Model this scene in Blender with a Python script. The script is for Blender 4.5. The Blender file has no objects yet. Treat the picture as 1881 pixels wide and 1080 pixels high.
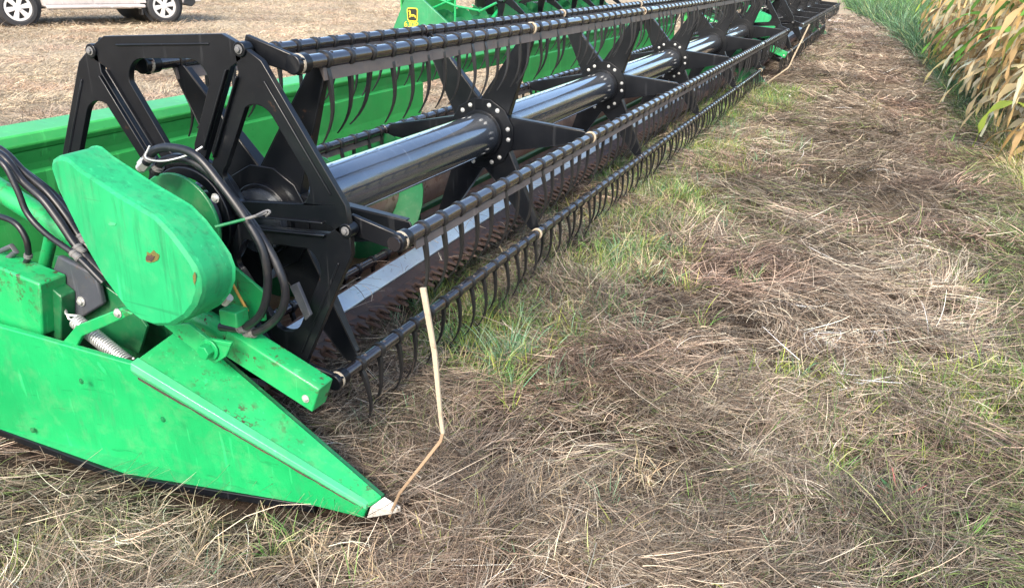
import bpy, math, random
import numpy as np
from mathutils import Vector, Matrix
from mathutils.geometry import tessellate_polygon
random.seed(7); RNG = np.random.default_rng(7)
S = bpy.context.scene; C = S.collection
R_ = math.radians

# ---------------------------------------------------------------- camera
F, PITCH, YAW, ROLL, CH = 1491.82, 0.38935, 0.39922, 0.03385, 1.5
fw = Vector((-math.sin(YAW)*math.cos(PITCH), math.cos(YAW)*math.cos(PITCH), -math.sin(PITCH)))
r0 = Vector((math.cos(YAW), math.sin(YAW), 0)); u0 = r0.cross(fw)
rt = r0*math.cos(ROLL)+u0*math.sin(ROLL); up = -r0*math.sin(ROLL)+u0*math.cos(ROLL)
cd = bpy.data.cameras.new('camera'); cam = bpy.data.objects.new('camera', cd); C.objects.link(cam)
cd.sensor_width = 36; cd.lens = F/1881*36; cd.clip_end = 2000; cd.clip_start = 0.05
cam.matrix_world = Matrix(((rt.x, up.x, -fw.x, 0), (rt.y, up.y, -fw.y, 0), (rt.z, up.z, -fw.z, CH), (0, 0, 0, 1)))
S.camera = cam
def ray(x, y): return fw+rt*((x-940.5)/F)-up*((y-540)/F)
def at(x, y, Y):                      # pixel -> point on the plane y = Y
    d = ray(x, y); p = d*(Y/d.y); return Vector((p.x, p.y, p.z+CH))
def atx(x, y, X):
    d = ray(x, y); p = d*(X/d.x); return Vector((p.x, p.y, p.z+CH))
def atz(x, y, Z=0.):
    d = ray(x, y); p = d*((Z-CH)/d.z); return Vector((p.x, p.y, p.z+CH))

# ---------------------------------------------------------------- sky, sun, exposure
SUN_EL, SUN_AZ = R_(40), R_(170)      # azimuth from +Y, clockwise: behind the camera, to its right
w = bpy.data.worlds.new('World'); S.world = w; w.use_nodes = True
nt = w.node_tree; bg = nt.nodes['Background']
sky = nt.nodes.new('ShaderNodeTexSky'); sky.sky_type = 'NISHITA'; sky.sun_disc = False
sky.sun_elevation = SUN_EL; sky.sun_rotation = SUN_AZ; sky.air_density = 1.0; sky.dust_density = 2.5; sky.ozone_density = 1.0
nt.links.new(sky.outputs[0], bg.inputs[0]); bg.inputs[1].default_value = 0.15
sl = bpy.data.lights.new('sun', 'SUN'); sl.energy = 1.6; sl.angle = R_(13); sl.color = (1, .9, .76)
so = bpy.data.objects.new('sun', sl); C.objects.link(so)
sd = Vector((math.sin(SUN_AZ)*math.cos(SUN_EL), math.cos(SUN_AZ)*math.cos(SUN_EL), math.sin(SUN_EL)))
so.rotation_euler = (-sd).to_track_quat('-Z', 'Y').to_euler(); so.location = (2, -9, 9)
S.view_settings.view_transform = 'Standard'; S.view_settings.look = 'None'
S.view_settings.exposure = 1.65; S.view_settings.gamma = 1

# ---------------------------------------------------------------- materials
def mat(name, col, rough=.5, metal=0., spec=.5, coat=0.):
    m = bpy.data.materials.new(name); m.use_nodes = True
    b = m.node_tree.nodes['Principled BSDF']
    b.inputs['Base Color'].default_value = (*col, 1); b.inputs['Roughness'].default_value = rough
    b.inputs['Metallic'].default_value = metal; b.inputs['Specular IOR Level'].default_value = spec
    b.inputs['Coat Weight'].default_value = coat
    return m
def N(m, t, **k):
    n = m.node_tree.nodes.new(t)
    for a, v in k.items():
        if a in n.inputs: n.inputs[a].default_value = v
        else: setattr(n, a, v)
    return n
def L(m, a, b): m.node_tree.links.new(a, b)
def noise(m, scale, detail=6, rough=.6, stretch=None):
    tc = N(m, 'ShaderNodeTexCoord'); mp = N(m, 'ShaderNodeMapping')
    L(m, tc.outputs['Object'], mp.inputs[0])
    if stretch: mp.inputs['Scale'].default_value = stretch
    n = N(m, 'ShaderNodeTexNoise', Scale=scale, Detail=detail, Roughness=rough)
    L(m, mp.outputs[0], n.inputs['Vector']); return n.outputs['Fac']
def ramp(m, fac, a, b, ca=(0, 0, 0), cb=(1, 1, 1)):
    r = N(m, 'ShaderNodeValToRGB'); e = r.color_ramp.elements
    e[0].position = a; e[1].position = b; e[0].color = (*ca, 1); e[1].color = (*cb, 1)
    L(m, fac, r.inputs[0]); return r.outputs[0]
def mix(m, fac, a, b):
    n = N(m, 'ShaderNodeMix', data_type='RGBA'); n.clamp_factor = True
    for s, v in ((n.inputs[0], fac), (n.inputs[6], a), (n.inputs[7], b)):
        if isinstance(v, tuple): s.default_value = (*v, 1)
        elif isinstance(v, float): s.default_value = v
        else: L(m, v, s)
    return n.outputs[2]
def painted(name, col, rust=(.09, .03, .012), rough=.38, wear=.66, streak=0., dusty=.15, coat=.15, scl=1., chip=.0):
    m = mat(name, col, rough, 0, .5, coat); b = m.node_tree.nodes['Principled BSDF']
    big = noise(m, 3*scl, 4); c = mix(m, ramp(m, big, .35, .7), tuple(x*.82 for x in col), tuple(min(1, x*1.12+.004) for x in col))
    if streak:
        s = noise(m, 26, 6, .7, (1.6, 1.6, .13)); c = mix(m, ramp(m, s, .5, .74, (0, 0, 0), (streak,)*3), c, tuple(x*.45+.004 for x in col))
        s2 = noise(m, 22, 4, .6, (1.2, 1.2, .3)); c = mix(m, ramp(m, s2, .58, .75), c, tuple(x*.75+.02 for x in col))
    for st_, dk in (((3, 3, .12), 1.5), ((.1, 2.4, 3), .35), ((.9, .9, .08), 1.7)):
        c = mix(m, ramp(m, noise(m, 24*scl, 3, .5, st_), .665, .70, (0, 0, 0), (.36,)*3), c, tuple(min(.9, x*dk+(.03 if dk > 1 else .004)) for x in col))
    d = noise(m, 14*scl, 8, .7); c = mix(m, ramp(m, d, .5, .8, (0, 0, 0), (dusty,)*3), c, (.34, .3, .22))
    k = noise(m, 26*scl, 6, .72); k2 = noise(m, 4*scl, 3)
    mm = N(m, 'ShaderNodeMath', operation='MULTIPLY'); L(m, ramp(m, k, wear, wear+.03), mm.inputs[0]); L(m, ramp(m, k2, .45, .6), mm.inputs[1])
    c = mix(m, mm.outputs[0], c, rust)
    L(m, c, b.inputs['Base Color'])
    rr = N(m, 'ShaderNodeMapRange'); L(m, d, rr.inputs[0]); rr.inputs[3].default_value = rough*.75; rr.inputs[4].default_value = min(1, rough*1.45)
    L(m, rr.outputs[0], b.inputs['Roughness'])
    bp = N(m, 'ShaderNodeBump', Strength=.16 if streak else .09, Distance=.012); L(m, noise(m, 6*scl, 5), bp.inputs['Height']); L(m, bp.outputs[0], b.inputs['Normal'])
    return m
GREEN = (.007, .31, .088)
M = {}
M['green'] = painted('green_paint', GREEN, wear=.7)
M['green_panel'] = painted('side_panel_green', (.0075, .32, .092), rust=(.04, .02, .012), wear=.685, streak=.28, dusty=.16, rough=.36)
M['green_shield'] = painted('weathered_green_paint', (.010, .32, .11), wear=.74, streak=.8, rough=.5, coat=.05, dusty=.12)
M['green_chip'] = painted('chipped_green_paint', (.008, .32, .09), rust=(.05, .022, .012), wear=.545, rough=.42, scl=1.3)
M['green_light'] = painted('sheet_green_paint', (.028, .32, .06), wear=.78, rough=.42, dusty=.12)
M['green_ridge'] = painted('pale_lit_worn_green', (.05, .4, .16), wear=.75, rough=.35)  # paler green: light on the ridge put into the colour, also bare spots
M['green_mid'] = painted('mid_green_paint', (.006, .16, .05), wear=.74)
M['green_dark'] = painted('darkened_green_paint', (.006, .11, .036), wear=.72)  # green darkened for a shaded lip, also for dull and grimy parts
M['black'] = painted('black_paint', (.0028, .0038, .006), rust=(.045, .024, .016), rough=.3, wear=.66, dusty=.008, coat=.08)
M['black'].node_tree.nodes['Principled BSDF'].inputs['Specular IOR Level'].default_value = .3
M['bat'] = painted('dull_black_bar', (.05, .046, .052), rust=(.10, .05, .035), rough=.22, wear=.6, dusty=.08, coat=1.)
M['bat'].node_tree.nodes['Principled BSDF'].inputs['Metallic'].default_value = .75
M['strap'] = painted('grey_brown_strap', (.105, .088, .082), rust=(.09, .05, .03), rough=.5, wear=.62)
M['tine'] = mat('tine_black', (.012, .012, .013), .42)
M['tube'] = painted('gloss_black_tube', (.1, .12, .15), rust=(.1, .1, .1), rough=.15, wear=.76, dusty=.05, coat=1.)
M['tube'].node_tree.nodes['Principled BSDF'].inputs['Metallic'].default_value = .65
def scratched():
    m = M['tube']; b = m.node_tree.nodes['Principled BSDF']; old = b.inputs['Base Color'].links[0].from_socket
    s = noise(m, 60, 4, .6, (.25, 1.0, .25)); z = noise(m, 5, 3, .5)
    mm = N(m, 'ShaderNodeMath', operation='MULTIPLY'); L(m, ramp(m, s, .6, .7), mm.inputs[0]); L(m, ramp(m, z, .48, .62), mm.inputs[1])
    L(m, mix(m, mm.outputs[0], old, (.4, .4, .4)), b.inputs['Base Color'])
scratched()
M['steel'] = painted('worn_steel', (.78, .89, 1.0), rust=(.2, .15, .12), rough=.3, wear=.62, coat=0)
M['steel'].node_tree.nodes['Principled BSDF'].inputs['Metallic'].default_value = .6
M['zinc'] = mat('zinc_bolt', (.55, .55, .53), .4, .6)
M['rust'] = painted('rusty_steel', (.045, .028, .023), rust=(.085, .042, .028), rough=.7, wear=.5, coat=0)
M['pan'] = painted('rusty_pan', (.19, .095, .06), rust=(.09, .05, .035), rough=.6, wear=.5, coat=0, dusty=.5)
M['grey'] = painted('dusty_grey', (.13, .13, .13), rust=(.12, .08, .05), rough=.6, wear=.6, coat=0, dusty=.4)
M['dustbrown'] = painted('dusty_brown', (.15, .1, .085), rust=(.09, .05, .035), rough=.6, wear=.52, coat=0, dusty=.5)
M['greydark'] = painted('dark_grey_steel', (.045, .05, .062), rust=(.08, .05, .03), rough=.5, wear=.62, coat=0)
M['hose'] = painted('rubber_hose', (.006, .007, .010), rust=(.03, .022, .016), rough=.36, wear=.6, dusty=.06, coat=0)
M['cream'] = painted('cream_rod', (.42, .35, .25), rust=(.13, .06, .03), rough=.6, wear=.56, coat=0, scl=2)
M['rodbrown'] = painted('worn_brown_rod', (.29, .20, .125), rust=(.4, .32, .22), rough=.6, wear=.56, coat=0, scl=2)
M['white'] = painted('white_plastic', (.48, .46, .41), rust=(.2, .15, .1), rough=.5, wear=.6, coat=0)
M['orange'] = mat('amber_cord', (.5, .27, .05), .5)
M['halo'] = painted('orange_rust_stain', (.11, .10, .02), rust=(.14, .055, .015), rough=.7, wear=.5, coat=0, scl=3)
M['yellow'] = mat('decal_yellow', (.75, .55, .03), .4)
M['decalblack'] = mat('decal_black', (.012, .02, .012), .4)

def attr_mat(name, rough=.75, trans=.0):
    m = mat(name, (.5, .5, .5), rough, 0, .25); b = m.node_tree.nodes['Principled BSDF']
    a = N(m, 'ShaderNodeAttribute', attribute_name='tint'); L(m, a.outputs['Color'], b.inputs['Base Color'])
    if trans:
        t = N(m, 'ShaderNodeBsdfTranslucent'); L(m, a.outputs['Color'], t.inputs[0])
        x = N(m, 'ShaderNodeMixShader'); x.inputs[0].default_value = trans
        L(m, b.outputs[0], x.inputs[1]); L(m, t.outputs[0], x.inputs[2])
        L(m, x.outputs[0], m.node_tree.nodes['Material Output'].inputs[0])
    return m
M['straw'] = attr_mat('straw', .7, .12); M['blade'] = attr_mat('grass_blade', .55, .3); M['cornleaf'] = attr_mat('corn_leaf', .6, .42)

# ---------------------------------------------------------------- mesh helpers
def obj(name, mb, material, parent=None, bevel=0., loc=None, sharp=38):
    me = bpy.data.meshes.new(name); me.from_pydata([tuple(v) for v in mb.v], [], mb.f)
    mats = material if isinstance(material, (list, tuple)) else [material]
    for x in mats: me.materials.append(x)
    if len(mats) > 1: me.polygons.foreach_set('material_index', mb.mi)
    me.validate(); me.update()
    import bmesh
    b = bmesh.new(); b.from_mesh(me); bmesh.ops.recalc_face_normals(b, faces=b.faces); b.to_mesh(me); b.free()
    me.shade_smooth(); me.set_sharp_from_angle(angle=R_(sharp))
    o = bpy.data.objects.new(name, me); C.objects.link(o)
    if parent: o.parent = parent
    if loc is not None: o.location = loc
    if bevel:
        bm_ = o.modifiers.new('bevel', 'BEVEL'); bm_.width = bevel; bm_.segments = 2; bm_.limit_method = 'ANGLE'; bm_.angle_limit = R_(40)
    return o
class MB:
    def __init__(s): s.v = []; s.f = []; s.mi = []; s.cur = 0
    def add(s, vs, fs):
        n = len(s.v); s.v += [Vector(q) for q in vs]; s.f += [tuple(i+n for i in q) for q in fs]; s.mi += [s.cur]*len(fs); return s
    def box(s, c, d, rot=None):
        c = Vector(c); h = Vector(d)/2; q = [Vector((x*h.x, y*h.y, z*h.z)) for z in (-1, 1) for y in (-1, 1) for x in (-1, 1)]
        if rot: q = [rot @ a for a in q]
        return s.add([a+c for a in q], [(0, 2, 3, 1), (4, 5, 7, 6), (0, 1, 5, 4), (2, 6, 7, 3), (0, 4, 6, 2), (1, 3, 7, 5)])
    def prism(s, pts, vec):
        n = len(pts); vec = Vector(vec); a = [Vector(q) for q in pts]
        return s.add(a+[q+vec for q in a], [tuple(range(n-1, -1, -1)), tuple(range(n, 2*n))]+[(i, (i+1) % n, (i+1) % n+n, i+n) for i in range(n)])
    def hull(s, a, b):               # two rings with the same number of points
        n = len(a)
        return s.add(list(a)+list(b), [tuple(range(n-1, -1, -1)), tuple(range(n, 2*n))]+[(i, (i+1) % n, (i+1) % n+n, i+n) for i in range(n)])
    def holed(s, outer, holes, vec):
        vec = Vector(vec); loops = [[Vector(q) for q in l] for l in [outer]+holes]
        flat = [q for l in loops for q in l]; tri = tessellate_polygon(loops); n = len(flat)
        fs = [tuple(t) for t in tri]+[tuple(i+n for i in reversed(t)) for t in tri]; k = 0
        for l in loops:
            m_ = len(l); fs += [(k+i, k+(i+1) % m_, k+(i+1) % m_+n, k+i+n) for i in range(m_)]; k += m_
        return s.add(flat+[q+vec for q in flat], fs)
    def tube(s, pts, r, n=10, caps=True, closed=False):
        pts = [Vector(q) for q in pts]; m_ = len(pts); rr = r if isinstance(r, (list, tuple)) else [r]*m_
        vs = []; prev = None
        for i, q in enumerate(pts):
            t = (pts[min(i+1, m_-1)]-pts[max(i-1, 0)]).normalized()
            if prev is None:
                a = Vector((0, 0, 1)) if abs(t.z) < .9 else Vector((1, 0, 0)); prev = t.cross(a).normalized()
            prev = (prev-t*prev.dot(t)).normalized(); b = t.cross(prev)
            vs += [q+(prev*math.cos(2*math.pi*j/n)+b*math.sin(2*math.pi*j/n))*rr[i] for j in range(n)]
        fs = [(i*n+j, i*n+(j+1) % n, (i+1)*n+(j+1) % n, (i+1)*n+j) for i in range(m_-1) for j in range(n)]
        if caps: fs += [tuple(range(n-1, -1, -1)), tuple(range((m_-1)*n, m_*n))]
        return s.add(vs, fs)
    def ring(s, c, axis, r0, r1, h, n=24):   # annulus plate of thickness h
        c = Vector(c); ax = Vector(axis).normalized(); a = ax.orthogonal().normalized(); b = ax.cross(a)
        vs = [c+ax*z+(a*math.cos(2*math.pi*j/n)+b*math.sin(2*math.pi*j/n))*r for z, r in ((0, r0), (0, r1), (h, r1), (h, r0)) for j in range(n)]
        return s.add(vs, [(q*n+j, q*n+(j+1) % n, ((q+1) % 4)*n+(j+1) % n, ((q+1) % 4)*n+j) for q in range(4) for j in range(n)])
    def bolt(s, c, axis, r=.011, h=.009):
        c = Vector(c); ax = Vector(axis).normalized()
        s.tube([c, c+ax*h*.3], r*1.5, 12); return s.tube([c+ax*h*.3, c+ax*h, c+ax*h*1.15], [r, r, r*.75], 6)
def spline(pts, k=6):
    P = [Vector(q) for q in pts]; P = [P[0]*2-P[1]]+P+[P[-1]*2-P[-2]]; out = []
    for i in range(1, len(P)-2):
        for j in range(k):
            t = j/k; a, b, c, d = P[i-1:i+3]
            out.append(.5*((2*b)+(c-a)*t+(2*a-5*b+4*c-d)*t*t+(3*b-a-3*c+d)*t**3))
    return out+[P[-2]]
def thing(name, label, cat, loc=(0, 0, 0), group=None, rz=0):
    o = bpy.data.objects.new(name, None); C.objects.link(o); o.location = loc; o.rotation_euler.z = rz; o.empty_display_size = .2
    o['label'] = label; o['category'] = cat
    if group: o['group'] = group
    return o

# ---------------------------------------------------------------- ground
def vnoise(x, y, s, seed):            # smooth pseudo noise in about -1..1
    g = np.random.default_rng(seed); out = 0
    for _ in range(6):
        a = g.uniform(0, 2*np.pi); k = s*g.uniform(.55, 1.6); out = out+np.sin((x*np.cos(a)+y*np.sin(a))*k+g.uniform(0, 6.28))
    return out/2.6
def gh(x, y):
    amp = np.clip((x+1.35)/.5, 0, 1)
    q = np.clip(((x-.02)*.79+(y-3.95)*-.61), -.1, 1.3); rx, ry = .02+.79*q, 3.95-.61*q; rid = .05*np.exp(-((x-rx)**2+(y-ry)**2)/.006)
    return rid+amp*(.022*vnoise(x, y, 5, 1)+.012*vnoise(x, y, 14, 2)+.015*vnoise(x, y, 2.2, 3))+.008*vnoise(x, y, 3, 4)-.008
def grid(name, x0, x1, y0, y1, nx, ny, material, z=0.):
    X, Y = np.meshgrid(np.linspace(x0, x1, nx), np.linspace(y0, y1, ny)); Z = gh(X, Y)+z
    me = bpy.data.meshes.new(name); me.vertices.add(nx*ny); me.vertices.foreach_set('co', np.stack([X, Y, Z], -1).ravel())
    i = (np.arange(ny-1)[:, None]*nx+np.arange(nx-1)).ravel(); f = np.stack([i, i+1, i+nx+1, i+nx], -1)
    me.loops.add(f.size); me.loops.foreach_set('vertex_index', f.ravel()); me.polygons.add(len(f)); me.polygons.foreach_set('loop_start', np.arange(len(f))*4)
    me.update(); me.validate(); me.shade_smooth(); me.materials.append(material)
    o = bpy.data.objects.new(name, me); C.objects.link(o); o['kind'] = 'structure'; return o
def soil():
    m = mat('soil_and_thatch', (.1, .07, .05), .95, 0, .1); b = m.node_tree.nodes['Principled BSDF']
    a = ramp(m, noise(m, 22, 8, .7), .38, .66, (.012, .008, .006), (.07, .05, .035))  # near soil coloured extra dark to deepen the shade between strands
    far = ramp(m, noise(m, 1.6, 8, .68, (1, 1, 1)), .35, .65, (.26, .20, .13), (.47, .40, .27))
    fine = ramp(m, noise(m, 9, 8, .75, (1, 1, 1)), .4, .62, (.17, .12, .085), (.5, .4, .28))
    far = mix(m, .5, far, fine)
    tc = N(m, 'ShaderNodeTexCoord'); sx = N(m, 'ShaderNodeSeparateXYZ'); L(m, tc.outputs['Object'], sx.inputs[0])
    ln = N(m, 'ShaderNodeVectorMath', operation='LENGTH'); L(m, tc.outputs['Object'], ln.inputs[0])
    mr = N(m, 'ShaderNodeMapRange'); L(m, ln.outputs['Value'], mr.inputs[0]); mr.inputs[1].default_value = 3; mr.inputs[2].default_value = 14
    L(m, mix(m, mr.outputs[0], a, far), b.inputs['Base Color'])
    bp = N(m, 'ShaderNodeBump', Strength=.8, Distance=.03); L(m, noise(m, 30, 8, .75), bp.inputs['Height']); L(m, bp.outputs[0], b.inputs['Normal'])
    return m
def ground():
    xs = np.concatenate([-np.geomspace(600, 8, 30), np.linspace(-7.6, 4, 180), np.geomspace(4.5, 600, 30)])
    ys = np.concatenate([-np.geomspace(200, 2, 14), np.linspace(-1.5, 16, 260), np.geomspace(17, 900, 40)])
    X, Y = np.meshgrid(xs, ys); Z = gh(X, Y)*np.clip(1.3-np.hypot(X, Y)/60, 0, 1); nx, ny = len(xs), len(ys)
    me = bpy.data.meshes.new('ground'); i = (np.arange(ny-1)[:, None]*nx+np.arange(nx-1)).ravel()
    me.from_pydata(np.stack([X, Y, Z], -1).reshape(-1, 3).tolist(), [], np.stack([i, i+1, i+nx+1, i+nx], -1).tolist())
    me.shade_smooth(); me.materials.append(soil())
    o = bpy.data.objects.new('ground', me); C.objects.link(o); o['kind'] = 'structure'
ground()

# ---------------------------------------------------------------- strands (numpy ribbons)
def strands(name, P, head, length, width, bend, rise, curl, tint, material, seg=4, lift=None, kind='stuff', taper=.35):
    """P roots (n,3); head heading; rise = start elevation angle; curl = change of elevation along the strand"""
    n = len(P); t = np.linspace(0, 1, seg+1); pts = np.zeros((n, seg+1, 3)); pts[:, 0] = P; cur = P.copy(); tang = []
    for i in range(seg):
        hd = head+bend*(t[i]-.3); el = rise+curl*t[i]
        d = np.stack([np.cos(hd)*np.cos(el), np.sin(hd)*np.cos(el), np.sin(el)], -1); tang.append(d)
        cur = cur+d*(length/seg)[:, None]; pts[:, i+1] = cur
    tang.append(tang[-1]); tang = np.stack(tang, 1)
    floor_ = gh(pts[..., 0], pts[..., 1])+.002; pts[..., 2] = np.maximum(pts[..., 2], floor_+(lift[:, None] if lift is not None else 0))
    side = np.cross(tang, np.array([0, 0, 1.])); nn = np.linalg.norm(side, axis=-1, keepdims=True); side = side/np.maximum(nn, 1e-3)
    upv = np.cross(side, tang); roll = RNG.uniform(-.9, .9, n)[:, None, None]
    side = side*np.cos(roll)+upv*np.sin(roll)
    wd = width[:, None]*(1-(1-taper)*t[None, :]**1.5); side = side*wd[..., None]*.5
    V = np.stack([pts-side, pts+side], 2).reshape(-1, 3)
    base = (np.arange(n)*(seg+1)*2)[:, None]+np.arange(seg)[None, :]*2
    Fq = np.stack([base, base+1, base+3, base+2], -1).reshape(-1, 4)
    me = bpy.data.meshes.new(name); me.vertices.add(len(V)); me.vertices.foreach_set('co', V.astype(np.float32).ravel())
    me.loops.add(Fq.size); me.loops.foreach_set('vertex_index', Fq.astype(np.int32).ravel())
    me.polygons.add(len(Fq)); me.polygons.foreach_set('loop_start', (np.arange(len(Fq))*4).astype(np.int32))
    me.update(); me.validate()
    at_ = me.attributes.new('tint', 'FLOAT_COLOR', 'POINT'); col = np.ones((n, (seg+1)*2, 4), np.float32); col[..., :3] = tint[:, None, :]
    at_.data.foreach_set('color', col.ravel()); me.materials.append(material)
    o = bpy.data.objects.new(name, me); C.objects.link(o); o['kind'] = kind; return o
def pal(n, cols, wts, jit=.25):
    c = np.array(cols)[RNG.choice(len(cols), n, p=np.array(wts)/sum(wts))]
    return np.clip(c*(1+RNG.normal(0, jit, (n, 1))), .004, .9)
def wedge(n, ra, rb, a0=-62, a1=36, power=.4):   # points about the place one stands, denser near; azimuth clockwise from +Y
    u = RNG.uniform(0, 1, n); r = (ra**power+u*(rb**power-ra**power))**(1/power); a = np.radians(RNG.uniform(a0, a1, n))
    return r*np.sin(a), r*np.cos(a), r
TAN = [(.62, .51, .37), (.46, .365, .265), (.33, .245, .178), (.19, .138, .10), (.42, .37, .29), (.7, .615, .48), (.09, .067, .046)]
def thatch():
    nc = 30000; x, y, r = wedge(nc, 1.0, 34, power=.5); dens = vnoise(x, y, 6, 11)+.6*vnoise(x, y, 17, 12)
    keep = (RNG.uniform(-2.0, 1.0, nc) < dens+.45); x, y, r, dens = x[keep], y[keep], r[keep], dens[keep]; nc = len(x)
    sc0 = np.clip(r/2.6, .8, 9)**.75
    chead = 2.2*vnoise(x, y, 1.7, 21)+1.1*vnoise(x, y, 5, 22)+RNG.normal(0, .7, nc); ctone = .5*np.exp(RNG.normal(0, .42, nc)+.3*vnoise(x, y, 2.4, 31)+.2*vnoise(x, y, 7, 32))
    cz = RNG.uniform(0, .05, nc)*np.clip(dens+1.0, .2, 1.7); crise = RNG.normal(.1, .18, nc); ccurl = RNG.normal(-.35, .3, nc); cbend = RNG.normal(0, .7, nc)
    k = 38; I = np.repeat(np.arange(nc), k); n = len(I); loose = RNG.uniform(0, 1, n) < .3
    h = chead[I]+np.where(loose, RNG.uniform(-3.1, 3.1, n), RNG.normal(0, .22, n)); al = RNG.normal(0, .06, n)*sc0[I]; ac = RNG.normal(0, .024, n)*sc0[I]*np.where(loose, 3, 1)
    x = x[I]+al*np.cos(chead[I])-ac*np.sin(chead[I]); y = y[I]+al*np.sin(chead[I])+ac*np.cos(chead[I])
    nose = np.clip((y-(1.40+np.clip(x+1.7, 0, .7)*.24))/.09, -1, 0); ok = ~((y > 1.15) & (x < -.98) & (y < 1.62) & (RNG.uniform(0, 1, n) < np.clip(1.15+nose*.8, 0, 1))) & ~((x < -1.78) & (x > -2.78) & (y > 1.50) & (y < 11.7)); I, x, y, h, loose = I[ok], x[ok], y[ok], h[ok], loose[ok]; n = len(I)
    r = np.hypot(x, y); left = x < -2.75; sc = np.clip(r/2.6, .8, 9)**.75
    ln = RNG.gamma(3.2, .034, n)*np.clip(sc, 1, 1.9)*np.where(loose & (r > 4), .7, 1)*np.where(left, .42, 1.)
    wd = RNG.uniform(.0009, .0027, n)*sc*np.where(left, .9, 1)
    ln = np.where(r > 4.5, np.minimum(ln, .24), ln)
    rise = crise[I]+RNG.normal(0, .1, n)+np.where(left, .3, 0)+loose*.1; curl = ccurl[I]+RNG.normal(0, .2, n)-np.where(left, .3, 0); bend = cbend[I]+RNG.normal(0, .35, n)
    z = gh(x, y)+cz[I]*np.where(left, .35, 1)+RNG.uniform(0, .012, n)
    c = pal(n, TAN, [3, 4, 4, 2.5, 2, 2, 1.5])*ctone[I][:, None]; c[left] = np.clip(c[left], .16, 1)*np.array([1.65, 1.5, 1.3]); c[left] = .45*c[left]+.55*np.array([.43, .365, .25])*(1+.14*vnoise(x, y, 2.4, 31)[left])[:, None]
    pinkish = np.clip(vnoise(x, y, 4, 33), 0, 1)[:, None]; c *= 1+pinkish*np.array([.08, -.04, -.03])
    gr = (RNG.uniform(0, 1, n) < np.clip(.0+.1*vnoise(x, y, 2.1, 41)+.1*(x > .15)*(y < 6)+.4*np.clip((x-.45)*2, 0, 1), 0, .6)) & ~left
    c[gr] = pal(gr.sum(), [(.12, .17, .05), (.2, .24, .09), (.08, .13, .05), (.3, .32, .14)], [3, 2, 2, 1.5])
    strands('dry_cut_grass', np.stack([x, y, z], -1), h, ln, wd, bend, rise, curl, np.clip(c, .004, .9), M['straw'])
thatch()
def loose_straw():
    n = 420; y = RNG.uniform(1.8, 9, n); x = np.where(RNG.uniform(0, 1, n) < .6, RNG.normal(-1.69, .05, n), RNG.uniform(-2.0, -1.75, n))-.095*(1-np.exp(-np.maximum(0, y-2.1)/2.2)); z = np.interp(x, [-2.0, -1.86, -1.75, -1.6], [.125, .18, .29, .2])+.012
    strands('loose_straw', np.stack([x, y, z], -1), RNG.uniform(0, 6.3, n), RNG.uniform(.05, .2, n), RNG.uniform(.0015, .0035, n), RNG.normal(0, .5, n), RNG.normal(.1, .1, n), RNG.normal(-.3, .2, n), pal(n, TAN, [3, 4, 4, 2, 2, 2, 1]), M['straw'])
loose_straw()
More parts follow.
